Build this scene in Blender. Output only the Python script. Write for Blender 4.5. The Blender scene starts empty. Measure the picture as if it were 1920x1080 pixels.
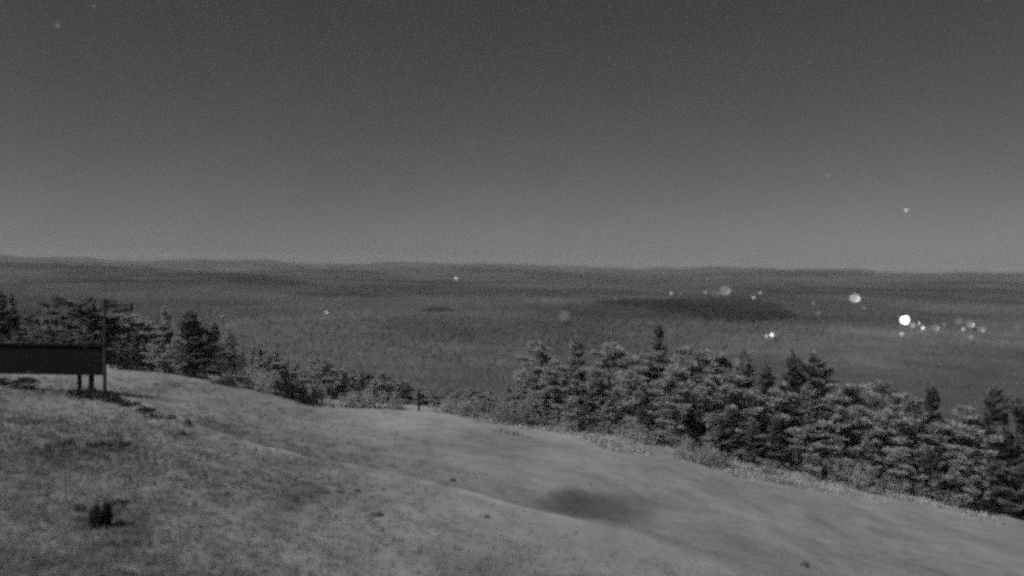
import bpy, math, random
import numpy as np
from mathutils import Matrix, Vector

random.seed(7)
RNG = np.random.default_rng(7)
S = bpy.context.scene
COL = S.collection

# ------------------------------------------------------------------ camera
W0, H0, FPX = 1920.0, 1080.0, 1507.0          # photograph size, focal length in its pixels
CAMZ = 95.0                                   # camera height above the valley floor
PITCH = math.radians(-1.5)
ROLL = math.radians(0.95)
cam_d = bpy.data.cameras.new('camera')
cam = bpy.data.objects.new('camera', cam_d)
COL.objects.link(cam)
cam_d.sensor_width = 36.0
cam_d.lens = 36.0 * FPX / W0
cam_d.clip_start = 0.5
cam_d.clip_end = 120000
R = Matrix.Rotation(math.radians(90) + PITCH, 4, 'X') @ Matrix.Rotation(ROLL, 4, 'Z')
cam.matrix_world = Matrix.Translation((0, 0, CAMZ)) @ R
cam_d.dof.use_dof = True
cam_d.dof.focus_distance = 36.0
cam_d.dof.aperture_fstop = 0.21
S.camera = cam

# ------------------------------------------------------------------ sky, moon, exposure
MOON_AZ = math.radians(-120)     # measured from the view direction, negative = left
MOON_EL = math.radians(42)
w = bpy.data.worlds.new('World')
S.world = w
w.use_nodes = True
nt = w.node_tree
bg = nt.nodes['Background']
sky = nt.nodes.new('ShaderNodeTexSky')
sky.sky_type = 'NISHITA'
sky.sun_disc = False
sky.sun_elevation = MOON_EL
sky.sun_rotation = MOON_AZ
sky.altitude = 400
sky.air_density = 0.38
sky.dust_density = 1.0
bw = nt.nodes.new('ShaderNodeRGBToBW')        # the camera is monochrome
nt.links.new(sky.outputs[0], bw.inputs[0])
wtc = nt.nodes.new('ShaderNodeTexCoord')       # thin uneven high haze all over the sky
wno = nt.nodes.new('ShaderNodeTexNoise'); wno.inputs['Scale'].default_value = 5.0; wno.inputs['Detail'].default_value = 8.0
wno.inputs['Roughness'].default_value = 0.65
wmr = nt.nodes.new('ShaderNodeMapRange'); wmr.inputs[3].default_value = 0.88; wmr.inputs[4].default_value = 1.12
wmu = nt.nodes.new('ShaderNodeMath'); wmu.operation = 'MULTIPLY'
nt.links.new(wtc.outputs['Generated'], wno.inputs['Vector'])
nt.links.new(wno.outputs['Fac'], wmr.inputs[0]); nt.links.new(wmr.outputs[0], wmu.inputs[0]); nt.links.new(bw.outputs[0], wmu.inputs[1])
nt.links.new(wmu.outputs[0], bg.inputs[0])
bg.inputs[1].default_value = 0.0435
moon_d = bpy.data.lights.new('moon', 'SUN')
moon = bpy.data.objects.new('moon', moon_d)
COL.objects.link(moon)
moon_d.energy = 2.8
moon_d.angle = math.radians(18)
mdir = Vector((math.sin(MOON_AZ) * math.cos(MOON_EL), math.cos(MOON_AZ) * math.cos(MOON_EL), math.sin(MOON_EL)))
moon.rotation_euler = mdir.to_track_quat('Z', 'Y').to_euler()
S.view_settings.view_transform = 'Standard'
S.view_settings.look = 'None'
S.view_settings.exposure = 0.0
S.view_settings.gamma = 1.0
S.cycles.filter_width = 3.4
S.cycles.max_bounces = 6
S.cycles.volume_bounces = 1
S.cycles.sample_clamp_indirect = 0.4
S.cycles.use_denoising = False        # the photograph is grainy: keep the natural grain
S.cycles.use_adaptive_sampling = True
S.cycles.adaptive_threshold = 0.08
S.cycles.adaptive_min_samples = 12

# ------------------------------------------------------------------ helpers
R3 = np.array(R.to_3x3())

def ray(px, py):
    d = R3 @ np.array([(px - W0 / 2) / FPX, -(py - H0 / 2) / FPX, -1.0])
    return d / np.linalg.norm(d)

def hashg(ix, iy, seed):
    h = (ix.astype(np.int64) * 374761393 + iy.astype(np.int64) * 668265263 + seed * 974711) & 0xffffffff
    h = ((h ^ (h >> 13)) * 1274126177) & 0xffffffff
    h = h ^ (h >> 16)
    return (h & 0xffff) / 65535.0

def vnoise(x, y, seed=0):
    x = np.asarray(x, float); y = np.asarray(y, float)
    ix = np.floor(x); iy = np.floor(y)
    fx = x - ix; fy = y - iy
    fx = fx * fx * (3 - 2 * fx); fy = fy * fy * (3 - 2 * fy)
    a = hashg(ix, iy, seed); b = hashg(ix + 1, iy, seed)
    c = hashg(ix, iy + 1, seed); d = hashg(ix + 1, iy + 1, seed)
    return (a + (b - a) * fx + (c - a) * fy + (a - b - c + d) * fx * fy) * 2 - 1

def fbm(x, y, seed=0, n=4):
    s = 0; a = 1.0; t = 0
    for k in range(n):
        s = s + a * vnoise(x * 2 ** k + 17.3 * k, y * 2 ** k - 9.1 * k, seed + k)
        t += a; a *= 0.5
    return s / t

def sstep(a, b, x):
    t = np.clip((x - a) / (b - a), 0, 1)
    return t * t * (3 - 2 * t)

# ------------------------------------------------------------------ terrain
A_, B_, EYE, YB = 0.155, 0.096, 5.0, 50.0
BROW = [(-400, 705), (0, 700), (60, 697), (120, 695), (200, 691), (300, 697), (400, 711), (500, 735), (600, 757), (700, 763),
        (800, 768), (900, 782), (1000, 797), (1100, 806), (1200, 818), (1300, 842), (1400, 868), (1500, 884),
        (1600, 902), (1700, 920), (1800, 942), (1920, 962), (2300, 1030)]
bu, bc = [], []
for px, py in BROW:
    d = ray(px, py); d = d / d[1]
    bu.append(d[0]); bc.append(d[2] * YB)
bu = np.array(bu); bc = np.array(bc)          # brow height relative to the camera, by x/y

def xsoft(x):
    return 55 * np.tanh(x / 55)

def plane(x, y):
    return -EYE - A_ * xsoft(x) - B_ * np.clip(y, -40, None)

HINV = None     # set below: axes of the small hollow
CREST = None    # polyline of the bank crest

def polydist(x, y, P):
    """signed distance to a polyline (positive on its right side going along it) and the parameter along it"""
    best = np.full(np.shape(x), 1e9); sg = np.zeros(np.shape(x)); par = np.zeros(np.shape(x))
    L = 0
    for (x0, y0), (x1, y1) in zip(P[:-1], P[1:]):
        dx, dy = x1 - x0, y1 - y0; l = math.hypot(dx, dy)
        t = np.clip(((x - x0) * dx + (y - y0) * dy) / l ** 2, 0, 1)
        ex, ey = x - x0 - t * dx, y - y0 - t * dy
        dd = np.hypot(ex, ey)
        m = dd < best
        best = np.where(m, dd, best)
        sg = np.where(m, np.sign(ey * dx - ex * dy), sg)
        par = np.where(m, L + t * l, par)
        L += l
    return best * sg, par / L

def heath(x, y):
    """1 where rough dark heath grows, 0 on short pale grass"""
    x = np.asarray(x, float); y = np.asarray(y, float)
    n = fbm(x * 0.16, y * 0.16, 31, 4)
    edge = np.zeros(np.shape(x))
    if CREST is not None:
        sd, par = polydist(x, y, CREST)
        edge = sstep(-0.6, 5.0, -sd)             # left of the crest
    left = sstep(2.5, -9.0, x + 0.12 * (y - 15))
    h = np.clip(edge * 0.35 + left * 0.62 + n * 0.42 - 0.05, 0, 1)
    return h * sstep(60, 42, y)

def near_h(x, y):
    x = np.asarray(x, float); y = np.asarray(y, float)
    yy = np.maximum(y, 4.0)
    u = np.clip(x / yy, -0.95, 0.95)
    z = plane(x, y)
    xb = u * YB
    corr = np.interp(u, bu, bc) - plane(xb, YB)
    f = np.clip(y / YB, 0, 1)
    z = z + corr * f ** 2
    fade = sstep(56, 46, y)
    hm = heath(x, y)
    z = z + fade * (0.30 * fbm(x * 0.13, y * 0.13, 3, 3) + 0.05 * fbm(x * 0.8, y * 0.8, 5, 3)
                    + hm * (0.10 * fbm(x * 1.3, y * 1.3, 9, 2) + 0.045 * fbm(x * 4.0, y * 4.0, 12, 2))) * np.where(y > 30, 1 - 0.75 * sstep(30, 50, y), 1)
    if HINV is not None:
        z = z - 0.24 * np.exp(-hollow_q(x, y) * 0.7) + 0.05 * np.exp(-hollow_q(x, y) * 0.4) * fbm(x * 2.2, y * 2.2, 180, 3)
    if CREST is not None:
        sd, par = polydist(x, y, CREST)
        w_ = sstep(0.0, 0.10, par) * sstep(1.0, 0.9, par)
        prof = 0.11 * np.exp(-(np.minimum(sd, 0) / 1.6) ** 2) * np.exp(-(np.maximum(sd, 0) / 0.30) ** 2) \
            - 0.13 * sstep(0.1, 1.4, sd) * sstep(7.0, 1.4, sd)
        z = z + prof * w_
    # beyond the brow the hill falls away
    s = np.maximum(0, y - YB) + np.maximum(0, np.abs(x) - 90) + np.maximum(0, -y - 80)
    fall = np.where(s < 22, 0.42 * s ** 2 / 44, 0.42 * 11 + 0.42 * (s - 22))
    z = z - fall
    return z

RIDGES = [  # azimuth px centre, distance, half length px, thickness m, height m
    (60, 5600, 330, 700, 88), (400, 4300, 190, 450, 48), (610, 6800, 160, 600, 66), (250, 3000, 230, 380, 26),
    (1130, 6500, 200, 300, 22), (1480, 9000, 220, 500, 60), (1800, 7000, 190, 500, 46), (950, 8600, 200, 500, 66), (825, 1650, 40, 110, 5), (470, 3200, 150, 420, 26), (640, 2400, 120, 120, 6), (760, 4200, 200, 300, 22), (1680, 4200, 260, 240, 12)]

def valley_h(x, y):
    x = np.asarray(x, float); y = np.asarray(y, float)
    r = np.hypot(x, y)
    z = 6 * fbm(x / 700, y / 700, 40, 3) * sstep(300, 1500, r)
    z = z + 22 * fbm(x / 1800, y / 1400, 44, 4) * sstep(2000, 6000, r)
    for (px, D, hl, th, hh) in RIDGES:
        d = ray(px, 500); ax = d[0] / d[1]
        u = x / np.maximum(y, 1)
        z = z + hh * np.exp(-((u - ax) / (hl / FPX)) ** 2 - ((y - D) / th) ** 2) * (y > 0) * (0.8 + 0.35 * fbm(x / 500, y / 500, 60, 3))
    sky_ = 96 + 22 + 60 * fbm(x / np.maximum(y, 1) * 6, y * 0, 70, 3) + 34 * fbm(x / np.maximum(y, 1) * 26, y * 0, 75, 3) + 10 * fbm(x / 500, y / 2500, 77, 3)
    z = z + sky_ * sstep(7500, 13500, r)
    z = z - CAMZ
    return z

def TH(x, y):
    a = near_h(x, y); b = valley_h(x, y)
    k = 6.0
    m = np.maximum(a, b)
    return m + k * np.log1p(np.exp(-np.abs(a - b) / k)) * (np.hypot(x, y) > 62) * sstep(62, 110, np.hypot(x, y)) + CAMZ

_TS = 4.0 * 1.012 ** np.arange(700)
_TS = _TS[_TS < 16000]

def hit(px, py):
    """where the line of sight of a photograph pixel meets the terrain"""
    d = ray(px, py)
    lo, hi = _TS[0], _TS[-1]
    ts = _TS
    for _ in range(3):
        below = CAMZ + d[2] * ts < TH(d[0] * ts, d[1] * ts)
        if not below.any():
            break
        i = int(np.argmax(below))
        lo, hi = ts[max(i - 1, 0)], ts[i]
        ts = np.linspace(lo, hi, 40)
    p = d * hi
    return Vector((p[0], p[1], CAMZ + p[2]))

crest_px = [(215, 738), (262, 757), (325, 785), (400, 812), (470, 835), (560, 858), (650, 873), (740, 890), (850, 920), (950, 947), (1040, 966), (1120, 985), (1210, 1010)]
_c = [hit(*p) for p in crest_px]
_h = hit(1105, 940)
_k = hit(170, 735)
CREST = [(p.x, p.y) for p in _c]
_hl, _hr, _hu, _hd = hit(1015, 938), hit(1215, 942), hit(1105, 912), hit(1115, 966)
HOLLOW = ((_hl.x + _hr.x) / 2, (_hl.y + _hr.y) / 2)
_e = np.array([[(_hr.x - _hl.x) / 2, (_hu.x - _hd.x) / 2], [(_hr.y - _hl.y) / 2, (_hu.y - _hd.y) / 2]])
HINV = np.linalg.inv(_e)

def hollow_q(x, y):
    dx, dy = x - HOLLOW[0], y - HOLLOW[1]
    return (HINV[0, 0] * dx + HINV[0, 1] * dy) ** 2 + (HINV[1, 0] * dx + HINV[1, 1] * dy) ** 2

def albedo(x, y):
    h = heath(x, y)
    a = 0.345 * (1 - h) + 0.26 * h
    a = a * (1 + 0.10 * fbm(x * 0.35, y * 0.22, 81, 4))
    # bare pale earth on the bank crest, heather and shade darkened into the hollow's colour
    sd, par = polydist(x, y, CREST)
    w_ = sstep(0.0, 0.08, par) * sstep(1.0, 0.85, par)
    # shade beyond the bank painted as a dark band; darker wiry grass in blotches
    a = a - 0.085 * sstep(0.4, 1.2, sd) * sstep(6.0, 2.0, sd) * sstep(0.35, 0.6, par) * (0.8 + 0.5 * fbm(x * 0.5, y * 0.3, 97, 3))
    bl = sstep(0.22, 0.5, fbm(x * 0.55, y * 0.4, 133, 3)) * (0.4 + 0.6 * h)
    a = a * (1 - 0.42 * bl)
    bl2 = sstep(0.1, 0.45, fbm(x * 0.13 + 5, y * 0.09, 137, 3))
    a = a * (1 - 0.18 * bl2) * (1 + 0.16 * fbm(x * 0.8, y * 0.5, 141, 4))
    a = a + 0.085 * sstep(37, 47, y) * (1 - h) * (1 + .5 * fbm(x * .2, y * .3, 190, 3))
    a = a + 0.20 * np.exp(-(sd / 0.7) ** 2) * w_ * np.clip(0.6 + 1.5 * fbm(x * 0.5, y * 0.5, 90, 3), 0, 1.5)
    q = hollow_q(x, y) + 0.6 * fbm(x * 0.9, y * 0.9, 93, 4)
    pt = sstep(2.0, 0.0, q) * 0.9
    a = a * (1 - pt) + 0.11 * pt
    return np.clip(a, 0.04, 0.6)

# ------------------------------------------------------------------ materials (monochrome camera: neutral greys)
def mat(name, base=0.2, var=0.25, scale=3.0, rough=0.9, attr=None, bump=0.0, bscale=20.0, detail=6.0, trans=0.0, coord='Object', stretch=(1, 1, 1)):
    m = bpy.data.materials.new(name)
    m.use_nodes = True
    t = m.node_tree; N = t.nodes; L = t.links
    b = N['Principled BSDF']
    b.inputs['Roughness'].default_value = rough
    b.inputs['Specular IOR Level'].default_value = 0.15
    tc = N.new('ShaderNodeTexCoord'); mp = N.new('ShaderNodeMapping')
    mp.inputs['Scale'].default_value = stretch
    L.new(tc.outputs[coord], mp.inputs[0])
    n = N.new('ShaderNodeTexNoise'); n.inputs['Scale'].default_value = scale; n.inputs['Detail'].default_value = detail
    L.new(mp.outputs[0], n.inputs['Vector'])
    mr = N.new('ShaderNodeMapRange')
    mr.inputs[1].default_value = 0.25; mr.inputs[2].default_value = 0.75
    mr.inputs[3].default_value = 1 - var; mr.inputs[4].default_value = 1 + var
    L.new(n.outputs['Fac'], mr.inputs[0])
    mul = N.new('ShaderNodeMath'); mul.operation = 'MULTIPLY'
    L.new(mr.outputs[0], mul.inputs[0])
    if attr:
        at = N.new('ShaderNodeAttribute'); at.attribute_name = attr
        L.new(at.outputs['Fac'], mul.inputs[1])
    else:
        mul.inputs[1].default_value = base
    L.new(mul.outputs[0], b.inputs['Base Color'])
    if bump:
        n2 = N.new('ShaderNodeTexNoise'); n2.inputs['Scale'].default_value = bscale; n2.inputs['Detail'].default_value = 5
        L.new(tc.outputs[coord], n2.inputs['Vector'])
        bp = N.new('ShaderNodeBump'); bp.inputs['Strength'].default_value = 0.7; bp.inputs['Distance'].default_value = bump
        L.new(n2.outputs['Fac'], bp.inputs['Height']); L.new(bp.outputs[0], b.inputs['Normal'])
    if trans:
        tr = N.new('ShaderNodeBsdfTranslucent'); mx = N.new('ShaderNodeMixShader')
        L.new(mul.outputs[0], tr.inputs[0]); mx.inputs[0].default_value = trans
        L.new(b.outputs[0], mx.inputs[1]); L.new(tr.outputs[0], mx.inputs[2])
        L.new(mx.outputs[0], N['Material Output'].inputs[0])
    return m

def emit(name, v, sample=False):
    m = bpy.data.materials.new(name); m.use_nodes = True
    t = m.node_tree; t.nodes.remove(t.nodes['Principled BSDF'])
    e = t.nodes.new('ShaderNodeEmission'); e.inputs[0].default_value = (1, 1, 1, 1); e.inputs[1].default_value = v
    t.links.new(e.outputs[0], t.nodes['Material Output'].inputs[0])
    if not sample:
        m.cycles.emission_sampling = 'NONE'
    return m

M = {
    'ground': mat('heath_ground', attr='alb', var=0.16, scale=1.1, bump=0.03, bscale=5.0, coord='Object'),
    'valley': mat('valley_fields', attr='alb', var=0.28, scale=0.006, detail=8, stretch=(1, 0.5, 1)),
    'blade': mat('grass_blades', attr='alb', var=0.25, scale=2.0, trans=0.45),
    'needle': mat('conifer_needles', 0.49, 0.2, 1.6, trans=0.5),
    'needle_dark': mat('dark_conifer_needles', 0.27, 0.25, 1.6, trans=0.5),
    'leaf': mat('pale_shrub_leaves', 0.32, 0.35, 2.0, trans=0.25),
    'heather': mat('dark_heather_leaves', 0.05, 0.4, 4.0, trans=0.1),
    'bark': mat('bark', 0.07, 0.4, 8.0, bump=0.01, bscale=30),
    'wood': mat('dark_stained_wood', 0.010, 0.4, 5.0, bump=0.004, bscale=40, stretch=(1, 1, 8)),
    'grey_wood': mat('weathered_grey_wood', 0.06, 0.4, 5.0, bump=0.004, bscale=40),
    'stone': mat('lichen_stone', 0.10, 0.4, 9.0, bump=0.02, bscale=14),
    'wood_far': mat('far_woodland', attr='alb', var=0.3, scale=0.02, detail=8),
    'pole': mat('galvanised_pole', 0.25, 0.15, 3.0, rough=0.5),
}

def mesh_obj(name, verts, faces, m, parent=None, smooth=False, alb=None):
    me = bpy.data.meshes.new(name)
    me.from_pydata([tuple(v) for v in verts], [], [tuple(f) for f in faces])
    if alb is not None:
        a = me.attributes.new('alb', 'FLOAT', 'POINT')
        a.data.foreach_set('value', np.asarray(alb, np.float32))
    if smooth:
        me.polygons.foreach_set('use_smooth', np.ones(len(me.polygons), bool))
    me.materials.append(m)
    o = bpy.data.objects.new(name, me)
    COL.objects.link(o)
    if parent: o.parent = parent
    return o

def tag(o, label=None, cat=None, group=None, kind=None):
    if label: o['label'] = label
    if cat: o['category'] = cat
    if group: o['group'] = group
    if kind: o['kind'] = kind
    return o

def empty(name, loc, rz=0.0):
    o = bpy.data.objects.new(name, None)
    COL.objects.link(o)
    o.location = loc; o.rotation_euler = (0, 0, rz)
    o.empty_display_size = 0.2
    return o

def tube(V, F, pts, rads, n=6):
    """tapered tube along points, appended to V, F"""
    base = len(V)
    prev = None
    for i, p in enumerate(pts):
        p = Vector(p)
        q = Vector(pts[min(i + 1, len(pts) - 1)]) - Vector(pts[max(i - 1, 0)])
        q.normalize()
        a = q.cross(Vector((0, 0, 1)) if abs(q.z) < 0.9 else Vector((1, 0, 0))).normalized()
        b = q.cross(a)
        for k in range(n):
            t = 2 * math.pi * k / n
            V.append(p + (a * math.cos(t) + b * math.sin(t)) * rads[i])
    for i in range(len(pts) - 1):
        for k in range(n):
            k2 = (k + 1) % n
            F.append((base + i * n + k, base + i * n + k2, base + (i + 1) * n + k2, base + (i + 1) * n + k))
    F.append(tuple(base + k for k in range(n))[::-1])
    F.append(tuple(base + (len(pts) - 1) * n + k for k in range(n)))

def box(V, F, c, s, bev=0.0):
    """box with chamfered long edges"""
    x, y, z = s[0] / 2, s[1] / 2, s[2] / 2
    b = min(bev, x * .6, y * .6)
    ring = [(-x + b, -y), (x - b, -y), (x, -y + b), (x, y - b), (x - b, y), (-x + b, y), (-x, y - b), (-x, -y + b)] if b else [(-x, -y), (x, -y), (x, y), (-x, y)]
    n = len(ring); base = len(V)
    for zz in (-z, z):
        for (a, d) in ring: V.append((c[0] + a, c[1] + d, c[2] + zz))
    for k in range(n):
        k2 = (k + 1) % n
        F.append((base + k, base + k2, base + n + k2, base + n + k))
    F.append(tuple(base + k for k in range(n))[::-1]); F.append(tuple(base + n + k for k in range(n)))

# ------------------------------------------------------------------ ground sheets (polar grid to the horizon)
def polar(r0, r1, ratio, name, m, albf):
    rs = [r0]
    while rs[-1] < r1: rs.append(min(r1, rs[-1] * ratio))
    front = np.radians(np.linspace(-48, 48, 381))
    back = np.radians(np.linspace(48, 312, 100))[1:-1]
    th = np.concatenate([front, back])
    rr, tt = np.meshgrid(np.array(rs), th, indexing='ij')
    X = rr * np.sin(tt); Y = rr * np.cos(tt)
    Z = TH(X, Y)
    n, k = X.shape
    V = np.stack([X, Y, Z], -1).reshape(-1, 3)
    i = np.arange(n - 1)[:, None]; j = np.arange(k)[None, :]; j2 = (j + 1) % k
    F = np.stack([i * k + j, (i + 1) * k + j, (i + 1) * k + j2, i * k + j2], -1).reshape(-1, 4)
    F = F[:, ::-1]
    me = bpy.data.meshes.new(name)
    me.vertices.add(len(V)); me.vertices.foreach_set('co', V.ravel())
    me.loops.add(len(F) * 4); me.loops.foreach_set('vertex_index', F.ravel().astype(np.int32))
    me.polygons.add(len(F)); me.polygons.foreach_set('loop_start', np.arange(0, len(F) * 4, 4, dtype=np.int32))
    me.update()
    me.polygons.foreach_set('use_smooth', np.ones(len(F), bool))
    a = me.attributes.new('alb', 'FLOAT', 'POINT')
    a.data.foreach_set('value', albf(V[:, 0], V[:, 1]).astype(np.float32))
    me.materials.append(m)
    o = bpy.data.objects.new(name, me); COL.objects.link(o)
    tag(o, kind='structure')
    return o

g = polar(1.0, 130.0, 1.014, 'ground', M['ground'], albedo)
g['label'] = 'rough pale grassy hilltop sloping down to the right'

_kp = [hit(*p) for p in [(1118, 571), (1180, 574), (1230, 583), (1290, 594), (1350, 603), (1420, 603), (1462, 599), (1482, 594), (1462, 583), (1446, 573), (1400, 565), (1330, 564), (1250, 566), (1180, 568)]]
KP = np.array([(p.x, p.y) for p in _kp])

def wood_mask(x, y):
    n = fbm(x / 420, y / 650, 101, 4)
    d = np.hypot(x, y)
    return 0.5 + 0.5 * sstep(-0.25, 0.1, n)

def knoll(x, y):
    # dark wood between the lights: a long lens with an uneven edge
    x = np.asarray(x, float) + 26 * fbm(x / 60, y / 90, 120, 3)
    y = np.asarray(y, float) + 70 * fbm(x / 70, y / 150, 124, 3)
    inside = np.zeros(np.shape(x), bool)
    j = len(KP) - 1
    for i in range(len(KP)):
        xi, yi = KP[i]; xj, yj = KP[j]
        c = ((yi > y) != (yj > y)) & (x < (xj - xi) * (y - yi) / (yj - yi + 1e-9) + xi)
        inside ^= c
        j = i
    return inside

def ridge_wood(x, y):
    rg = np.zeros(np.shape(x))
    for (px, D, hl, th, hh) in RIDGES:
        d = ray(px, 500); u = x / np.maximum(y, 1)
        rg = np.maximum(rg, np.exp(-((u - d[0] / d[1]) / (hl / FPX)) ** 2 - ((y - D) / th) ** 2) * (y > 0))
    return sstep(.3, .7, rg + 0.25 * fbm(x / 300, y / 300, 150, 3))

def stand_tone(x, y):
    """old dark stands and young pale ones"""
    return (1 + 1.0 * fbm(x / 420, y / 600, 160, 4) + 0.2 * fbm(x / 90, y / 160, 166, 2)) * (1 - 0.68 * ridge_wood(x, y))

def valb(x, y):
    a = 0.088 + 0.045 * fbm(x / 260, y / 420, 111, 5)
    wm = wood_mask(x, y) * sstep(250, 500, np.hypot(x, y))
    a = a * (1 - wm) + 0.062 * wm
    a = a * stand_tone(x, y)
    a = np.where(knoll(x, y), 0.035, a)
    return np.clip(a, 0.03, 0.4)

v = polar(130.0, 16000.0, 1.016, 'valley', M['valley'], valb)
v['label'] = 'dark wide valley of fields and woods reaching low hills'

# ------------------------------------------------------------------ grass and heath tufts (stuff)
def tufts(name, n, y0, y1, hfun, label, fringe=False):
    # even on screen: sample 1/y uniformly
    iy = RNG.uniform(1 / y1, 1 / y0, n); y = 1 / iy
    x = RNG.uniform(-0.05 if fringe else -0.74, 0.74, n) * y
    if fringe: x = x[:n]
    hm = heath(x, y)
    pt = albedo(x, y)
    sd, par = polydist(x, y, CREST)
    keep = (RNG.random(n) < (0.30 + 0.32 * hm)) & (np.abs(sd) > 0.35)
    if fringe: keep = fbm(x * .35, y * .35, 171, 3) + (y - y0) / (y1 - y0) * .9 > RNG.uniform(.2, 1.0, n)
    x, y, hm, pt = x[keep], y[keep], hm[keep], pt[keep]
    z = TH(x, y)
    n = len(x)
    nb = 5
    h = hfun(hm) * RNG.uniform(0.5, 1.25, n) * np.clip(0.6 + y / 40, 0.6, 1.6)
    V = np.zeros((n, nb, 3, 3)); A = np.zeros((n, nb, 3))
    for k in range(nb):
        a = RNG.uniform(0, 2 * np.pi, n); lean = RNG.uniform(0.2, 1.1, n)
        bx = x + RNG.normal(0, 0.05, n) * (1 + h * 4); by = y + RNG.normal(0, 0.05, n) * (1 + h * 4)
        wd = h * RNG.uniform(0.12, 0.28, n)
        ca, sa = np.cos(a), np.sin(a)
        V[:, k, 0] = np.stack([bx - sa * wd, by + ca * wd, z - 0.03], -1)
        V[:, k, 1] = np.stack([bx + sa * wd, by - ca * wd, z - 0.03], -1)
        V[:, k, 2] = np.stack([bx + ca * h * lean, by + sa * h * lean, z + h], -1)
        A[:, k, :] = (pt * RNG.uniform(0.95, 1.35, n) * (1.2 if fringe else 1.0))[:, None]
    V = V.reshape(-1, 3); F = np.arange(len(V)).reshape(-1, 3)
    me = bpy.data.meshes.new(name)
    me.vertices.add(len(V)); me.vertices.foreach_set('co', V.ravel())
    me.loops.add(len(F) * 3); me.loops.foreach_set('vertex_index', F.ravel().astype(np.int32))
    me.polygons.add(len(F)); me.polygons.foreach_set('loop_start', np.arange(0, len(F) * 3, 3, dtype=np.int32))
    me.update()
    at = me.attributes.new('alb', 'FLOAT', 'POINT'); at.data.foreach_set('value', A.ravel().astype(np.float32))
    me.materials.append(M['blade'])
    o = bpy.data.objects.new(name, me); COL.objects.link(o)
    tag(o, label, 'grass', kind='stuff')
tufts('grass', 60000, 11, 52, lambda h: 0.04 + 0.07 * h, 'short rough grass and heath covering the hilltop')
tufts('tall_grass', 13000, 41, 51, lambda h: 0.14 + 0 * h, 'tall pale grass fringing the foot of the right-hand trees', True)

# ------------------------------------------------------------------ conifers
def frond(V, F, p0, d, L, wdt, rng, dens):
    """a flat spray of needle tufts along a limb from p0 in direction d"""
    side = d.cross(Vector((0, 0, 1)))
    if side.length < 0.05: side = Vector((1, 0, 0))
    side.normalize(); up = side.cross(d).normalized()
    n = max(5, int(dens * L))
    for i in range(n):
        t = rng.random() ** 0.75
        p = p0 + d * (L * (0.18 + 0.82 * t)) + up * (0.10 * L * t * t)
        sw = wdt * (1 - 0.7 * t) * rng.uniform(-1, 1)
        p = p + side * sw + up * rng.uniform(-0.05, 0.07)
        s = rng.uniform(0.14, 0.30)
        a = (d * rng.uniform(0.5, 1.0) + side * (sw / max(wdt, .01)) * 0.9 + Vector((rng.uniform(-.4, .4), rng.uniform(-.4, .4), rng.uniform(-.15, .45)))).normalized()
        b = a.cross(up + Vector((rng.uniform(-.6, .6), rng.uniform(-.6, .6), 0))).normalized()
        k = len(V)
        V.extend([p - a * s * .5 - b * s * .25, p - a * s * .35 + b * s * .35, p + a * s * .9 + b * s * .08, p + a * s * .5 - b * s * .38])
        F.append((k, k + 1, k + 2, k + 3))

def conifer(seed, spread, gaps, clump, bare):
    """unit tree: height 6 m; returns (trunk mesh, crown mesh)"""
    rng = random.Random(seed)
    H = 6.0
    V, F = [], []
    bend = [rng.uniform(-.12, .12), rng.uniform(-.12, .12)]
    pts = [(bend[0] * math.sin(t * 2.2), bend[1] * math.sin(t * 2.7), H * t) for t in [0, .15, .35, .55, .75, .9, 1.0]]
    pts[0] = (0, 0, -0.6)
    tube(V, F, pts, [.13, .11, .09, .07, .045, .022, .006], 7)
    CV, CF = [], []
    z = H * bare
    while z < H * 0.985:
        t = (z / H - bare) / (1 - bare)
        prof = (1 - t) ** 0.65 * (0.55 + 0.45 * min(1, t / 0.18))
        nb = rng.randint(4, 6) if t < .85 else 3
        a0 = rng.uniform(0, 6.28)
        for k in range(nb):
            if rng.random() < gaps: continue
            a = a0 + 6.283 * k / nb + rng.uniform(-.45, .45)
            L = spread * prof * rng.uniform(0.55, 1.2) + 0.14
            el = rng.uniform(-0.22, 0.18) + 0.55 * t
            d = Vector((math.cos(a) * math.cos(el), math.sin(a) * math.cos(el), math.sin(el)))
            tt = z / H
            p0 = Vector((bend[0] * math.sin(tt * 2.2), bend[1] * math.sin(tt * 2.7), z + rng.uniform(-.06, .06)))
            tube(V, F, [p0, p0 + d * L * .5, p0 + d * L * .8 + Vector((0, 0, .04 * L))], [.028 * (1 - .5 * t), .018 * (1 - .5 * t), .005], 4)
            frond(CV, CF, p0, d, L, L * 0.42 * clump, rng, 52 * clump)
        z += (0.30 - 0.14 * t) * rng.uniform(0.8, 1.25)
    # leader
    for i in range(14):
        zz = H * rng.uniform(.94, 1.03); a = rng.uniform(0, 6.28)
        d = Vector((math.cos(a) * .5, math.sin(a) * .5, .8)).normalized()
        frond(CV, CF, Vector((bend[0] * .8, bend[1] * .43, zz - .1)), d, .16, .04, rng, 30)
    def mk(nm, v, f, m):
        me = bpy.data.meshes.new(nm); me.from_pydata([tuple(q) for q in v], [], f); me.materials.append(m); return me
    return mk('trunk', V, F, M['bark']), CV, CF

def crown_mesh(CV, CF, m):
    me = bpy.data.meshes.new('crown'); me.from_pydata([tuple(q) for q in CV], [], CF); me.materials.append(m); return me

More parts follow.
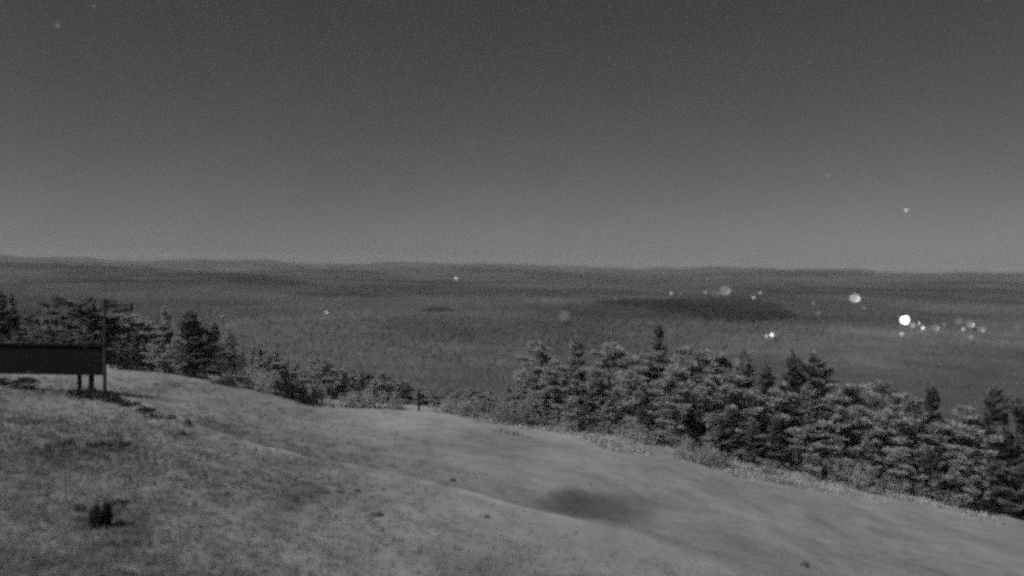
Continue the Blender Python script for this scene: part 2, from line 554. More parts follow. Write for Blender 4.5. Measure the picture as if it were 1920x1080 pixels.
def pine(seed, spread, nb, lean):
    """unit pine: height 6 m, few long boughs carrying flat ragged pads of needles"""
    rng = random.Random(seed)
    H = 6.0
    V, F, CV, CF = [], [], [], []
    lx, ly = rng.uniform(-lean, lean), rng.uniform(-lean, lean)
    wob = rng.uniform(0, 6)
    axis = lambda t: Vector((lx * t * t + .10 * math.sin(3 * t + wob), ly * t * t + .10 * math.cos(4 * t + wob), H * t))
    pts = [axis(t) for t in (0, .2, .4, .6, .8, .92)]
    pts[0] = Vector((pts[0].x, pts[0].y, -.6))
    tube(V, F, pts, [.14, .115, .09, .065, .035, .012], 7)
    def pad(c, r, th, out):
        n = int(76 * r / .45)
        for _ in range(n):
            a = rng.uniform(0, 6.283); q = r * rng.random() ** .6 * rng.uniform(.8, 1.15)
            p = c + Vector((math.cos(a) * q, math.sin(a) * q * .8, rng.gauss(0, th) + .12 * r * math.cos(a * 2 + wob)))
            sz = rng.uniform(.10, .25)
            d = (out * .6 + Vector((math.cos(a), math.sin(a), rng.uniform(-.2, .9)))).normalized()
            b = d.cross(Vector((rng.uniform(-.7, .7), rng.uniform(-.7, .7), 1))).normalized()
            k = len(CV)
            CV.extend([p - d * sz * .5 - b * sz * .25, p - d * sz * .3 + b * sz * .4, p + d * sz * .9 + b * sz * .1, p + d * sz * .45 - b * sz * .42])
            CF.append((k, k + 1, k + 2, k + 3))
    for i in range(nb):
        t = .06 + .88 * (i + rng.random()) / nb
        prof = (1 - t) ** .55 * (.6 + .4 * min(1, t / .25)) + .08
        L = spread * prof * rng.uniform(.5, 1.25)
        a = i * 2.4 + rng.uniform(-.7, .7)
        el = rng.uniform(-.32, .18) + .35 * t
        d = Vector((math.cos(a) * math.cos(el), math.sin(a) * math.cos(el), math.sin(el)))
        p0 = axis(t)
        p1 = p0 + d * L * .55; p2 = p0 + d * L + Vector((0, 0, .1 * L))
        tube(V, F, [p0, p1, p2], [.035 * (1.15 - t), .022 * (1.15 - t), .006], 4)
        for k in range(rng.randint(3, 5)):
            q = rng.uniform(.4, 1.0)
            c = (p0.lerp(p1, q / .55) if q < .55 else p1.lerp(p2, (q - .55) / .45)) + Vector((rng.uniform(-.25, .25) * L, rng.uniform(-.25, .25) * L, rng.uniform(0, .1)))
            pad(c, (.27 + .30 * L / spread) * rng.uniform(.7, 1.25), .06, d)
    for k in range(6):
        t = rng.uniform(.86, 1.0)
        pad(axis(t) + Vector((rng.uniform(-.25, .25), rng.uniform(-.25, .25), 0)) * (1.15 - t) * 3, rng.uniform(.12, .24), .10, Vector((0, 0, .6)))
    me = bpy.data.meshes.new('trunk'); me.from_pydata([tuple(q) for q in V], [], F); me.materials.append(M['bark'])
    return me, CV, CF

VAR = {}
for key, args in {'pine_a': (41, 3.1, 28, .5), 'pine_b': (42, 2.8, 26, .6), 'pine_c': (43, 3.5, 30, .4), 'pine_d': (44, 2.4, 24, .5), 'pine_e': (45, 3.8, 28, .7), 'pine_f': (46, 3.0, 32, .3)}.items():
    tk, cv, cf = pine(*args)
    VAR[key] = (tk, crown_mesh(cv, cf, M['needle']), crown_mesh(cv, cf, M['needle_dark']))
for key, args in {'broad_a': (11, 2.3, .10, 1.2, .04), 'broad_b': (12, 2.1, .14, 1.25, .06), 'broad_c': (13, 2.6, .16, 1.3, .08),
                  'broad_d': (14, 1.9, .08, 1.2, .03), 'slim_a': (21, 1.15, .15, 1.1, .05), 'slim_b': (22, .85, .22, 1.0, .08),
                  'ragged': (31, 1.9, .38, 1.2, .18), 'ragged_b': (32, 1.6, .35, 1.25, .22)}.items():
    tk, cv, cf = conifer(*args)
    VAR[key] = (tk, crown_mesh(cv, cf, M['needle']), crown_mesh(cv, cf, M['needle_dark']))

def plant_tree(px, top, dist, key, label, group, dark=False, wide=1.0, name='conifer', cat='conifer tree'):
    d = ray(px, top); d = d / d[1]
    x, y = d[0] * dist, dist
    zt = CAMZ + d[2] * dist
    zb = float(TH(x, y))
    h = max(0.6, zt - zb)
    r = empty(name, (x, y, zb), random.uniform(0, 6.28))
    s = h / 6.0
    r.scale = (max(s, .35) * wide, max(s, .35) * wide, s)
    tag(r, label, cat, group)
    tk, c1, c2 = VAR[key]
    for nm, me in (('trunk', tk), ('crown', c2 if dark else c1)):
        o = bpy.data.objects.new(nm, me); COL.objects.link(o); o.parent = r
    return r

RG = 'conifers along the right-hand brow'
ordn = ['first', 'second', 'third', 'fourth', 'fifth', 'sixth', 'seventh', 'eighth', 'ninth', 'tenth', 'eleventh', 'twelfth', 'thirteenth', 'fourteenth', 'fifteenth', 'sixteenth', 'seventeenth', 'eighteenth', 'nineteenth', 'twentieth']
back_row = [  # px, top, dist, kind, dark, label
    (1010, 645, 55, 'pine_c', 0, 'broad pale conifer at the left end of the right-hand stand'),
    (1083, 638, 60, 'slim_a', 0, 'slim grey conifer rising behind the left end of the right-hand stand'),
    (1150, 648, 58, 'pine_b', 0, 'grey conifer just left of the tallest dark leader in the right-hand stand'),
    (1231, 616, 58, 'slim_b', 1, 'tall thin dark conifer, its leader highest of the right-hand stand'),
    (1215, 660, 56, 'pine_e', 0, 'broad pale conifer standing below the tallest dark leader'),
    (1300, 655, 57, 'pine_f', 0, 'pale conifer just right of the tallest dark leader'),
    (1348, 662, 60, 'pine_d', 0, 'pale round-topped conifer in the middle of the right-hand stand'),
    (1392, 664, 57, 'slim_a', 0, 'slim grey conifer near the middle of the right-hand stand'),
    (1440, 692, 55, 'slim_a', 1, 'dark conifer with a pointed top below the pair of valley lights'),
    (1490, 668, 58, 'slim_b', 1, 'thin dark leader right of the pair of valley lights'),
    (1522, 664, 60, 'broad_c', 0, 'broad grey conifer right of the thin dark leader'),
    (1585, 722, 58, 'pine_b', 0, 'low grey conifer in the dip of the right-hand stand'),
    (1640, 716, 60, 'pine_e', 0, 'pale broad conifer right of the dip in the stand'),
    (1695, 742, 57, 'pine_f', 0, 'pale conifer below the brightest valley light'),
    (1750, 732, 58, 'slim_a', 1, 'slim dark conifer below the row of lights at right'),
    (1800, 762, 57, 'pine_d', 0, 'wide grey conifer between two dark leaders at right'),
    (1863, 732, 56, 'slim_a', 1, 'tall dark conifer near the right edge of the picture'),
    (1908, 748, 55, 'pine_a', 1, 'dark dense conifer cut by the right edge of the picture'),
]
for px, top, dist, key, dk, lab in back_row:
    plant_tree(px, top, dist, key, lab, RG, bool(dk), wide=1.0)
mid_row = [(985, 705, 53, 'pine_e', 0), (1028, 668, 54, 'pine_c', 0), (1048, 690, 52, 'pine_c', 0), (1118, 695, 52.5, 'broad_b', 0), (1180, 700, 53, 'pine_e', 0), (1262, 690, 52, 'pine_f', 0), (1322, 712, 52, 'pine_d', 0),
           (1372, 722, 51.5, 'pine_a', 0), (1418, 735, 52, 'pine_c', 0), (1470, 735, 52, 'pine_b', 0), (1515, 725, 52, 'broad_d', 0), (1556, 745, 52, 'pine_f', 0),
           (1612, 762, 52, 'pine_d', 0), (1662, 768, 52, 'pine_a', 0), (1716, 790, 52, 'pine_c', 0), (1772, 800, 52, 'pine_b', 0), (1830, 805, 52, 'pine_e', 0), (1888, 808, 51.5, 'broad_a', 1)]
for i, (px, top, dist, key, dk) in enumerate(mid_row):
    plant_tree(px, top, dist, key, '%s conifer from the left in the middle row of the right-hand stand' % ordn[i], RG, bool(dk))
front_row = [(962, 752, 51, 'pine_c', 0), (1000, 735, 49.5, 'pine_d', 0), (1075, 742, 49, 'pine_a', 0), (1140, 752, 49, 'pine_c', 0), (1208, 742, 49, 'ragged', 1), (1245, 745, 48.7, 'pine_b', 0), (1340, 775, 48.5, 'ragged', 0),
             (1368, 770, 48.5, 'ragged_b', 1), (1412, 790, 48.3, 'ragged_b', 1), (1455, 785, 48.2, 'ragged', 1), (1510, 800, 48, 'pine_e', 0), (1560, 815, 48, 'pine_f', 0),
             (1625, 825, 48, 'broad_b', 0), (1690, 838, 47.8, 'pine_a', 0), (1745, 845, 48, 'ragged', 1), (1810, 860, 47.6, 'pine_c', 0), (1868, 868, 47.5, 'pine_b', 1), (1915, 875, 47.4, 'pine_e', 1)]
for i, (px, top, dist, key, dk) in enumerate(front_row):
    plant_tree(px, top, dist, key, '%s conifer from the left in the front row of the right-hand stand' % ordn[i], RG, bool(dk))

LG = 'conifers behind the left brow'
left = [  # px, top, dist, kind, dark, label
    (34, 622, 55, 'pine_f', 1, 'dark bushy pine peeping over the left end of the signboard'),
    (84, 630, 54, 'pine_a', 1, 'dark bushy pine peeping over the left half of the signboard'),
    (126, 624, 55, 'pine_c', 1, 'dark bushy pine peeping over the middle of the signboard'),
    (166, 628, 54, 'pine_f', 1, 'dark bushy pine peeping over the right half of the signboard'),
    (226, 640, 55, 'pine_a', 1, 'low dark pine just right of the foot of the tall post'),
    (330, 636, 56, 'pine_c', 0, 'low pale pine left of the dense dark pointed one'),
    (420, 660, 56, 'pine_a', 1, 'low dark pine on the brow at the right end of the left trees'),
    (3, 553, 58, 'slim_a', 1, 'dark conifer cut by the left edge of the picture'),
    (25, 556, 60, 'slim_b', 1, 'thin dark conifer next to the left edge of the picture'),
    (45, 590, 64, 'pine_e', 1, 'low broad dark conifer above the left end of the signboard'),
    (107, 556, 62, 'pine_d', 1, 'ragged dark conifer with a forked top above the signboard'),
    (147, 562, 66, 'pine_b', 1, 'ragged conifer right of the forked top above the signboard'),
    (173, 563, 64, 'slim_b', 1, 'narrow dark columnar conifer just left of the tall post'),
    (212, 562, 70, 'pine_d', 1, 'ragged conifer directly behind the tall post'),
    (235, 590, 68, 'pine_f', 0, 'pale conifer just right of the tall post'),
    (252, 625, 60, 'slim_a', 1, 'small dark conifer between the tall post and a pale bushy one'),
    (275, 596, 74, 'pine_a', 0, 'pale soft conifer behind the gap right of the post'),
    (312, 580, 70, 'slim_b', 0, 'thin grey conifer left of the dense dark one'),
    (298, 635, 59, 'pine_f', 0, 'pale bushy young conifer on the left brow'),
    (357, 586, 60, 'broad_b', 1, 'dense dark pointed conifer, most prominent of the left trees'),
    (384, 612, 64, 'pine_f', 1, 'dark conifer touching the dense pointed one on its right'),
    (403, 612, 70, 'slim_a', 1, 'slim dark conifer at the right end of the left trees'),
    (432, 628, 72, 'slim_a', 0, 'slim grey conifer, rightmost of the left trees'),
    (75, 615, 70, 'pine_a', 0, 'grey broad conifer behind the signboard'),
    (130, 618, 68, 'pine_c', 0, 'grey wide conifer behind the middle of the signboard'),
]
for px, top, dist, key, dk, lab in left:
    plant_tree(px, top, dist, key, lab, LG, bool(dk))

# saplings along the middle brow
rs = random.Random(5)
spots = [px + rs.uniform(-6, 6) for px in range(452, 960, 15)]
def sapling_label(i, dk):
    px = spots[i]; tone = 'dark' if dk else 'grey'
    def nth(lst): return ordn[lst.index(i)]
    seg = lambda a, b: [k for k in range(len(spots)) if a <= spots[k] < b]
    if px < 545: return '%s sapling, %s to the left of the round dark bush on the brow' % (tone, nth(seg(0, 545)[::-1]))
    if px < 665: return '%s sapling, %s to the right of the round dark bush on the brow' % (tone, nth(seg(545, 665)))
    if px < 785: return '%s sapling, %s to the left of the marker stake on the brow' % (tone, nth(seg(665, 785)[::-1]))
    return '%s sapling, %s to the right of the marker stake on the brow' % (tone, nth(seg(785, 2000)))
for i, px2 in enumerate(spots):
    top = np.interp(px2, [450, 500, 560, 620, 700, 780, 850, 900, 960], [648, 655, 672, 690, 705, 722, 735, 738, 712]) + rs.uniform(-14, 22)
    dk = rs.random() < .22
    plant_tree(px2, top, rs.uniform(54, 64), rs.choice(['slim_a', 'slim_b', 'pine_f', 'pine_d', 'pine_a']), sapling_label(i, dk),
               'saplings along the middle brow', dk, wide=rs.uniform(.8, 1.3), name='conifer_sapling', cat='sapling')

# ------------------------------------------------------------------ shrubs and heather clumps
def bush_mesh(seed, n, m, flat=0.6, leaf=(.05, .12)):
    rng = random.Random(seed)
    V, F = [], []
    cl = [(Vector((rng.uniform(-.75, .75), rng.uniform(-.75, .75), rng.uniform(.1, .8) * flat)), rng.uniform(.22, .45)) for _ in range(11)]
    for i in range(n):
        c, r = rng.choice(cl)
        d = Vector((rng.gauss(0, 1), rng.gauss(0, 1), rng.gauss(0, 1))).normalized()
        p = c + d * r * rng.uniform(.5, 1.05)
        p.z = max(-.05, p.z * (flat + .5))
        s = rng.uniform(*leaf)
        a = (d + Vector((rng.uniform(-.7, .7), rng.uniform(-.7, .7), rng.uniform(-.2, .9)))).normalized()
        b = a.cross(Vector((rng.uniform(-1, 1), rng.uniform(-1, 1), rng.uniform(-1, 1)))).normalized()
        k = len(V)
        V.extend([p - a * s * .5, p + b * s * .4, p + a * s, p - b * s * .4]); F.append((k, k + 1, k + 2, k + 3))
    me = bpy.data.meshes.new('foliage'); me.from_pydata([tuple(q) for q in V], [], F); me.materials.append(m)
    SV, SF = [], []
    for c, r in cl:
        tube(SV, SF, [(c.x * .15, c.y * .15, -.15), (c.x * .6, c.y * .6, c.z * .45), tuple(c)], [.03, .02, .008], 4)
    ms = bpy.data.meshes.new('stems'); ms.from_pydata([tuple(q) for q in SV], [], SF); ms.materials.append(M['bark'])
    return me, ms
BP = [bush_mesh(50 + i, 1500, M['leaf'], .6, (.035, .08)) for i in range(3)]
BD = [bush_mesh(60 + i, 800, M['heather'], .45) for i in range(3)]
BN = [bush_mesh(70 + i, 1200, M['needle'], .7, (.04, .09)) for i in range(2)]

def plant_bush(px, py, wpx, hpx, meshes, label, name='shrub', cat='shrub', group=None):
    p = hit(px, py)
    sc = wpx / FPX * p.y / 2
    hh = hpx / FPX * p.y
    r = empty(name, p, random.uniform(0, 6.28)); r.scale = (sc, sc, hh)
    tag(r, label, cat, group)
    for nm, me in zip(('foliage', 'stems'), meshes):
        o = bpy.data.objects.new(nm, me); COL.objects.link(o); o.parent = r
    return r

plant_bush(187, 987, 42, 66, bush_mesh(66, 2200, M['heather'], .5, (.07, .16)), 'small dark spiky shrub alone in the left foreground')
plant_bush(225, 944, 50, 12, BD[1], 'low dark sprig right of the lone foreground shrub', 'heather_clump', 'heather')
plant_bush(150, 958, 24, 18, BD[2], 'small dark sprig left of the lone foreground shrub', 'heather_clump', 'heather')
plant_bush(183, 837, 50, 17, BD[1], 'left half of the long dark heather strip on the left slope', 'heather_clump', 'heather')
plant_bush(222, 841, 44, 20, BD[2], 'right half of the long dark heather strip on the left slope', 'heather_clump', 'heather')
plant_bush(112, 836, 60, 10, BD[0], 'faint dark heather clump left of the long heather strip', 'heather_clump', 'heather')
for i, (px, py, ww, hh) in enumerate([(152, 743, 66, 24), (182, 747, 66, 30), (212, 751, 60, 22), (243, 760, 52, 17), (272, 772, 50, 17), (302, 785, 56, 16)]):
    plant_bush(px, py, ww, hh, BD[i % 3], '%s clump from the signboard in the dark heather line' % ordn[i], 'heather_clump', 'heather', 'dark heather line running from the signboard')
for i, (px, py, ww, hh) in enumerate([(12, 722, 60, 24), (48, 718, 56, 20)]):
    plant_bush(px, py, ww, hh, BD[i], 'dark heather clump under the %s of the signboard' % ['far left corner', 'left end'][i], 'heather_clump', 'heather')
for i, (px, py, ww, hh, k) in enumerate([(238, 693, 60, 34, 0), (272, 696, 50, 22, 1), (330, 702, 70, 26, 2), (372, 709, 70, 24, 0)]):
    plant_bush(px, py, ww, hh, BD[k], '%s dark bush right of the tall post under the left trees' % ordn[i], 'shrub', 'shrub', 'dark bushes under the left trees')
for i, (px, py, ww, hh) in enumerate([(455, 725, 70, 40), (500, 735, 70, 44), (600, 757, 60, 40), (672, 763, 60, 34), (710, 765, 56, 36), (742, 767, 40, 24), (828, 773, 44, 26), (855, 777, 60, 36), (893, 783, 60, 40)]):
    plant_bush(px, py, ww, hh, [BN[0], BN[1], BP[1]][i % 3], '%s grey bush from the left along the middle brow' % ordn[i], 'shrub', 'shrub', 'grey bushes along the middle brow')
plant_bush(40, 728, 60, 10, BD[1], 'dark heather clump on the slope below the left end of the signboard', 'heather_clump', 'heather')
plant_bush(545, 748, 62, 66, BD[0], 'dark round bush standing out on the middle brow')
plant_bush(575, 757, 80, 40, BD[2], 'low dark bush at the right foot of the round dark bush')
plant_bush(425, 722, 90, 26, BD[1], 'low dark bush on the brow below the left trees')
plant_bush(480, 733, 80, 24, BN[0], 'low grey bush left of the round dark bush')
plant_bush(640, 764, 60, 30, BN[1], 'low grey bush right of the round dark bush')
BGp = 'pale shrubs at the foot of the right-hand stand'
for i, (px, py, ww, hh) in enumerate([(935, 792, 60, 60), (985, 800, 70, 46), (1095, 812, 80, 36), (1180, 828, 70, 34), (1250, 838, 70, 36), (1305, 868, 90, 50), (1345, 872, 60, 34),
                                      (1425, 885, 60, 30), (1540, 900, 60, 44), (1600, 915, 90, 60), (1660, 922, 80, 44), (1740, 940, 70, 50), (1790, 950, 60, 40), (1850, 955, 60, 34)]):
    plant_bush(px, py, ww, hh, (BP + BN)[i % 5], '%s pale shrub from the left along the foot of the right-hand stand' % ordn[i], 'shrub', 'shrub', BGp)
plant_bush(1588, 880, 44, 40, BD[1], 'small dark shrub among the pale ones below the right-hand stand')
plant_bush(1635, 915, 60, 44, BD[0], 'dark shrub at the lower edge of the right-hand stand')
plant_bush(1830, 958, 70, 34, BD[2], 'low dark shrub near the right end of the stand')
plant_bush(1895, 962, 80, 40, BD[0], 'dark shrub at the right edge below the stand')

# ------------------------------------------------------------------ stones and a stake
def stone(px, py, wpx, hpx, label, seed):
    rng = random.Random(seed)
    p = hit(px, py)
    sx = wpx / FPX * p.y / 2; sz = hpx / FPX * p.y
    V, F = [], []
    nl, nk = 6, 10
    for i in range(nl + 1):
        ph = -0.5 + 1.5 * i / nl
        for k in range(nk):
            t = 6.283 * k / nk
            rr = math.cos(ph * 1.45) ** .6 * (1 + .18 * rng.uniform(-1, 1))
            V.append((sx * rr * math.cos(t), sx * .8 * rr * math.sin(t), sz * math.sin(ph * 1.5) * (1 + .1 * rng.uniform(-1, 1))))
    for i in range(nl):
        for k in range(nk):
            F.append((i * nk + k, i * nk + (k + 1) % nk, (i + 1) * nk + (k + 1) % nk, (i + 1) * nk + k))
    F.append(tuple(range(nk))[::-1]); F.append(tuple(nl * nk + k for k in range(nk)))
    o = mesh_obj('stone', V, F, M['stone'], smooth=False)
    o.location = p
    tag(o, label, 'stone')
stone(705, 967, 26, 7, 'dark flat stone alone in the grass at lower centre', 1)
stone(350, 797, 16, 11, 'small dark stone above the pale bank on the left slope', 2)
stone(912, 970, 12, 5, 'tiny dark stone right of the flat stone', 3)
stone(338, 812, 18, 6, 'small low stone just below the pale bank on the left', 4)
stone(1508, 1062, 17, 8, 'small dark stone at the bottom edge right of centre', 5)
stone(848, 902, 12, 6, 'small dark stone just above the pale bank at centre', 7)
stone(670, 923, 12, 7, 'small dark stone up the slope from the flat stone', 8)

p = hit(785, 771)
st = empty('marker_stake', p)
tag(st, 'short dark marker stake with a cap on the middle brow', 'stake')
V, F = [], []; tube(V, F, [(0, 0, -.3), (0.01, 0, .45), (.02, .01, .92)], [.075, .07, .065], 8); mesh_obj('post', V, F, M['wood'], st)
V, F = [], []; tube(V, F, [(.02, .01, .90), (.02, .01, .99), (.02, .01, 1.05)], [.13, .13, .04], 8); mesh_obj('cap', V, F, M['wood'], st)

# ------------------------------------------------------------------ signboard and tall post on the left
yb = hit(173, 738).y
def at_y(px, py, y):
    d = ray(px, py); d = d / d[1]
    return Vector((d[0] * y, y, CAMZ + d[2] * y))
L0, L1 = at_y(-14, 646, yb), at_y(199, 650, yb)
B0 = at_y(30, 700, yb)
sb = empty('signboard', (L1.x, yb, float(TH(L1.x, yb))))
tag(sb, 'wide dark wooden signboard on posts at the left brow', 'signboard')
ox, oz = sb.location.x, sb.location.z
x0, x1 = L0.x - ox, L1.x - ox
zt, zb = L1.z - oz, B0.z - oz
zb1 = at_y(190, 699, yb).z - oz
V, F = [], []
nseg = 10
for i in range(nseg + 1):
    xx = x0 + (x1 - x0) * i / nseg
    top = zt + random.uniform(-.03, .03); bot = zb1 - .03 + random.uniform(-.02, .02)
    V += [(xx, -.04, bot), (xx, .04, bot), (xx, .04, top), (xx, -.04, top)]
for i in range(nseg):
    for k in range(4):
        F.append((4 * i + k, 4 * (i + 1) + k, 4 * (i + 1) + (k + 1) % 4, 4 * i + (k + 1) % 4))
F.append((0, 1, 2, 3)); F.append(tuple(4 * nseg + k for k in (3, 2, 1, 0)))
mesh_obj('panel', V, F, M['wood'], sb)
V, F = [], []; box(V, F, ((x0 + x1) / 2, -.02, zt + .05), (x1 - x0 + .16, .2, .09), .02); mesh_obj('top_rail', V, F, M['wood'], sb)
V, F = [], []; box(V, F, ((x0 + x1) / 2, -.02, zb1 - .07), (x1 - x0, .14, .08), .02); mesh_obj('bottom_rail', V, F, M['wood'], sb)
for px in (-8, 150, 172):
    q = at_y(px, 700, yb + .16)
    g0 = float(TH(q.x, q.y)) - .4 - oz
    V, F = [], []; box(V, F, (q.x - ox, .13, (g0 + zt) / 2), (.15 if px != 172 else .2, .14, zt - g0), .02); mesh_obj('post', V, F, M['wood'], sb)

q = at_y(196, 736, yb - .05)
tp = empty('tall_post', (q.x, q.y, float(TH(q.x, q.y))))
tag(tp, 'tall thin dark post with a short crossarm beside the signboard', 'post')
ht = at_y(196, 560, q.y).z - tp.location.z
V, F = [], []; tube(V, F, [(0, 0, -.5), (.01, 0, ht * .5), (0, 0, ht)], [.085, .07, .06], 10); mesh_obj('pole', V, F, M['grey_wood'], tp)
V, F = [], []; zc = at_y(196, 571, q.y).z - tp.location.z
tube(V, F, [(-.15, 0, zc), (.6, 0, zc + .01), (1.22, 0, zc)], [.04, .04, .035], 8); mesh_obj('crossarm', V, F, M['grey_wood'], tp)
V, F = [], []; tube(V, F, [(1.17, 0, zc - .32), (1.17, 0, zc - .1), (1.17, 0, zc + .1)], [.08, .11, .07], 8); mesh_obj('lamp_housing', V, F, M['grey_wood'], tp)

# ------------------------------------------------------------------ valley lights
def sphere(V, F, c, r, nu=14, nv=9):
    b = len(V)
    for i in range(nv + 1):
        ph = math.pi * i / nv
        for k in range(nu):
            t = 6.283185 * k / nu
            V.append((c[0] + r * math.sin(ph) * math.cos(t), c[1] + r * math.sin(ph) * math.sin(t), c[2] + r * math.cos(ph)))
    for i in range(nv):
        for k in range(nu):
            F.append((b + i * nu + k, b + (i + 1) * nu + k, b + (i + 1) * nu + (k + 1) % nu, b + i * nu + (k + 1) % nu))

EM = {}
def em(v):
    if v not in EM: EM[v] = emit('lamp_glow_%d' % len(EM), v)
    return EM[v]

LIGHTS = [  # px, py, diameter px, glow, crescent glow, label
    (1696, 600, 16, 4.0, 0, 'brightest light of the valley, large and pure white, at right'),
    (1711, 610, 10, .35, 0, 'dim light touching the lower right of the brightest light'),
    (1690, 626, 7, 1.0, 0, 'small bright light just below the brightest light'),
    (1723, 606, 6, .9, 0, 'upper of two small lights right of the brightest light'),
    (1730, 615, 8, 1.3, 0, 'lower of two small lights right of the brightest light'),
    (1752, 614, 14, .16, .5, 'round dim light with a bright rim between the small pair and the far cluster'),
    (1770, 609, 8, .28, 0, 'small dim light in the gap left of the right-hand cluster'),
    (1797, 603, 13, .16, 0, 'faintest light at the upper left of the right-hand cluster'),
    (1806, 617, 9, .6, 0, 'small bright light at the lower left of the right-hand cluster'),
    (1818, 608, 14, .2, .8, 'round light with bright rim at the top of the right-hand cluster'),
    (1838, 617, 13, .16, .6, 'round light with bright rim, rightmost of all the lights'),
    (1816, 630, 12, .15, .45, 'round dim light lowest in the right-hand cluster'),
    (1602, 559, 18, .4, 1.1, 'large round light with a bright crescent below the skyline at right'),
    (1620, 577, 7, .3, 0, 'small dim light just below the large crescent light'),
    (1360, 545, 19, .18, .3, 'large faint round light at the right end of the distant row'),
    (1258, 550, 6, .7, 0, 'small light at the left end of the distant row'),
    (1275, 551, 5, .25, 0, 'second light from the left of the distant row, very faint'),
    (1322, 549, 6, .5, 0, 'small clear light in the middle of the distant row'),
    (1336, 551, 5, .3, 0, 'left of two tiny lights beside the large faint one'),
    (1346, 551, 5, .35, 0, 'right of two tiny lights beside the large faint one'),
    (1413, 558, 7, .8, 0, 'small light at the upper right edge of the dark wood'),
    (1425, 549, 6, .6, 0, 'small light just above the upper right edge of the dark wood'),
    (1525, 568, 7, .3, 0, 'upper of two dim lights right of the dark wood'),
    (1534, 587, 9, .2, 0, 'lower of two dim lights right of the dark wood'),
    (1437, 630, 7, .9, 0, 'left and smaller of the close pair above the right-hand trees'),
    (1447, 628, 9, 1.8, 0, 'right and brighter of the close pair above the right-hand trees'),
    (1058, 592, 20, .115, 0, 'large faint grey round light left of the dark wood'),
    (1155, 561, 5, .25, 0, 'tiny dim light at the left tip of the dark wood'),
    (855, 522, 7, .9, 0, 'single bright point of light below the skyline at centre'),
    (612, 586, 6, .9, 0, 'single tiny light in the valley above the middle brow'),
    (416, 593, 5, .3, 0, 'faint tiny light right of the dense dark left conifer'),
]
# ------------------------------------------------------------------ far woods (stuff)
def woods(name, pts, hmin, hmax, label, m, tone):
    x, y = pts[:, 0], pts[:, 1]
    z = TH(x, y); n = len(x)
    h = RNG.uniform(hmin, hmax, n); r = h * RNG.uniform(.5, .75, n)
    k = 5
    a0 = RNG.uniform(0, 6.28, n)
    V = np.zeros((n, k + 1, 3))
    for i in range(k):
        a = a0 + 6.283 * i / k
        rr = r * RNG.uniform(.75, 1.2, n)
        V[:, i] = np.stack([x + rr * np.cos(a), y + rr * np.sin(a), z + h * RNG.uniform(-.02, .12, n)], -1)
    V[:, k] = np.stack([x + RNG.normal(0, .4, n), y, z + h], -1)
    b = (np.arange(n) * (k + 1))[:, None, None]
    f = np.array([[i, (i + 1) % k, k] for i in range(k)])[None]
    F = (b + f).reshape(-1, 3); V = V.reshape(-1, 3)
    me = bpy.data.meshes.new(name)
    me.vertices.add(len(V)); me.vertices.foreach_set('co', V.ravel())
    me.loops.add(len(F) * 3); me.loops.foreach_set('vertex_index', F.ravel().astype(np.int32))
    me.polygons.add(len(F)); me.polygons.foreach_set('loop_start', np.arange(0, len(F) * 3, 3, dtype=np.int32))
    me.update(); me.materials.append(m)
    at = me.attributes.new('alb', 'FLOAT', 'POINT')
    at.data.foreach_set('value', np.repeat(tone * np.clip(stand_tone(x, y), .2, 2) * RNG.uniform(.88, 1.12, n), k + 1).astype(np.float32))
    o = bpy.data.objects.new(name, me); COL.objects.link(o)
    tag(o, label, 'woodland', kind='stuff')

n = 60000
y = RNG.uniform(900, 3200, n); x = y * RNG.uniform(0.0, .5, n)
k = knoll(x, y); woods('woodland_knoll', np.stack([x[k], y[k]], -1)[:12000], 8, 13, 'dark lens-shaped wood in the valley among the lights', M['wood_far'], .040)
n = 200000
y = 1 / RNG.uniform(1 / 6500, 1 / 300, n); x = y * RNG.uniform(-.75, .75, n)
k = (wood_mask(x, y) > RNG.random(n)) & ~knoll(x, y)
woods('far_woodland', np.stack([x[k], y[k]], -1)[:150000], 3.0, 5.5, 'scattered dark woods across the valley floor', M['wood_far'], .098)

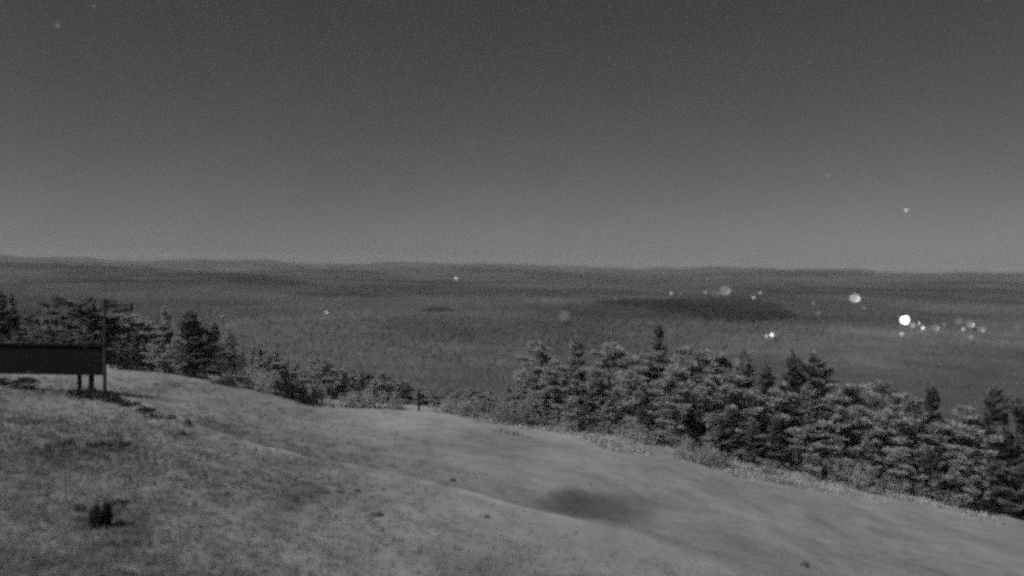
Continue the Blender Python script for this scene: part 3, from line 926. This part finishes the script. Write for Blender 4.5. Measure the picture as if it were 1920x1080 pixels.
for (px, py, dia, gl, cr, lab) in LIGHTS:
    D = hit(px, py + dia * .5 + 2.0).y
    off = max(dia * .5 + 2.0, 13.0 * FPX / D)       # on masts that clear the treetops
    b = hit(px, py + off)
    D = b.y
    rad = dia / 2 / FPX * D * (.92 if dia > 9 else .65)  # oversized globe: the lamp's lens blur is built into its size
    hc = off / FPX * D
    t = empty('street_light', b)
    tag(t, lab, 'light', 'lights in the valley')
    V, F = [], []; tube(V, F, [(0, 0, -2), (0, 0, hc * .5), (0, 0, hc)], [min(.3, rad * .16) + .1, min(.25, rad * .1) + .08, min(.2, rad * .08) + .06], 7); mesh_obj('pole', V, F, M['pole'], t)
    V, F = [], []; sphere(V, F, (0, 0, hc), rad); V = [(q[0] * (1.12 if dia > 17 else 1.0) * (1 + .10 * math.sin(3 * q[2] / rad + px)), q[1], hc + (q[2] - hc) * (1 + .12 * math.sin(2 * q[0] / rad + px))) for q in V]; mesh_obj('globe', V, F, em(gl), t, True)
    if cr:
        V, F = [], []  # glowing crescent added to imitate lens blur, no part of the lamp
        pts = [(rad * 1.0 * math.cos(a) * .62, -rad * .85, hc + rad * math.sin(a) * .62) for a in np.linspace(-1.9, .9, 9)]
        tube(V, F, pts, [rad * q for q in (.06, .14, .2, .25, .27, .25, .2, .14, .06)], 8); mesh_obj('blur_crescent', V, F, em(cr), t, True)

# ------------------------------------------------------------------ stars
for (px, py, dia, gl, lab) in [(1699, 394, 5, 1.1, 'bright star or planet above the right-hand skyline'), (1553, 330, 4, .3, 'small faint star left of and above the bright star'),
                               (108, 48, 7, .17, 'dim star in the upper left corner of the sky'), (176, 12, 6, .13, 'very faint star at the top edge of the sky'),
                               (1518, 116, 6, .13, 'hardly visible star high in the right half of the sky')]:
    d = ray(px, py) * 60000
    V, F = [], []; sphere(V, F, (0, 0, 0), dia / 2 / FPX * 60000 * .8, 12, 8)
    o = mesh_obj('star', V, F, em(gl), None, True); o.location = (d[0], d[1], d[2] + CAMZ)
    tag(o, lab, 'star', 'stars')

# ------------------------------------------------------------------ haze
hz_top = 240.0
V, F = [], []
X, Y0, Y1, Z0 = 17500, -17500, 17500, -60
V = [(-X, Y0, Z0), (X, Y0, Z0), (X, Y1, Z0), (-X, Y1, Z0), (-X, Y0, hz_top), (X, Y0, hz_top), (X, Y1, hz_top), (-X, Y1, hz_top)]
F = [(0, 3, 2, 1), (4, 5, 6, 7), (0, 1, 5, 4), (1, 2, 6, 5), (2, 3, 7, 6), (3, 0, 4, 7)]
hm = bpy.data.materials.new('haze_air'); hm.use_nodes = True
t = hm.node_tree; t.nodes.remove(t.nodes['Principled BSDF'])
pv = t.nodes.new('ShaderNodeVolumePrincipled')
pv.inputs['Color'].default_value = (.9, .9, .9, 1)
pv.inputs['Density'].default_value = 3.3e-5
t.links.new(pv.outputs[0], t.nodes['Material Output'].inputs['Volume'])
hz = mesh_obj('haze', V, F, hm); tag(hz, 'thin night haze over the valley', kind='stuff')
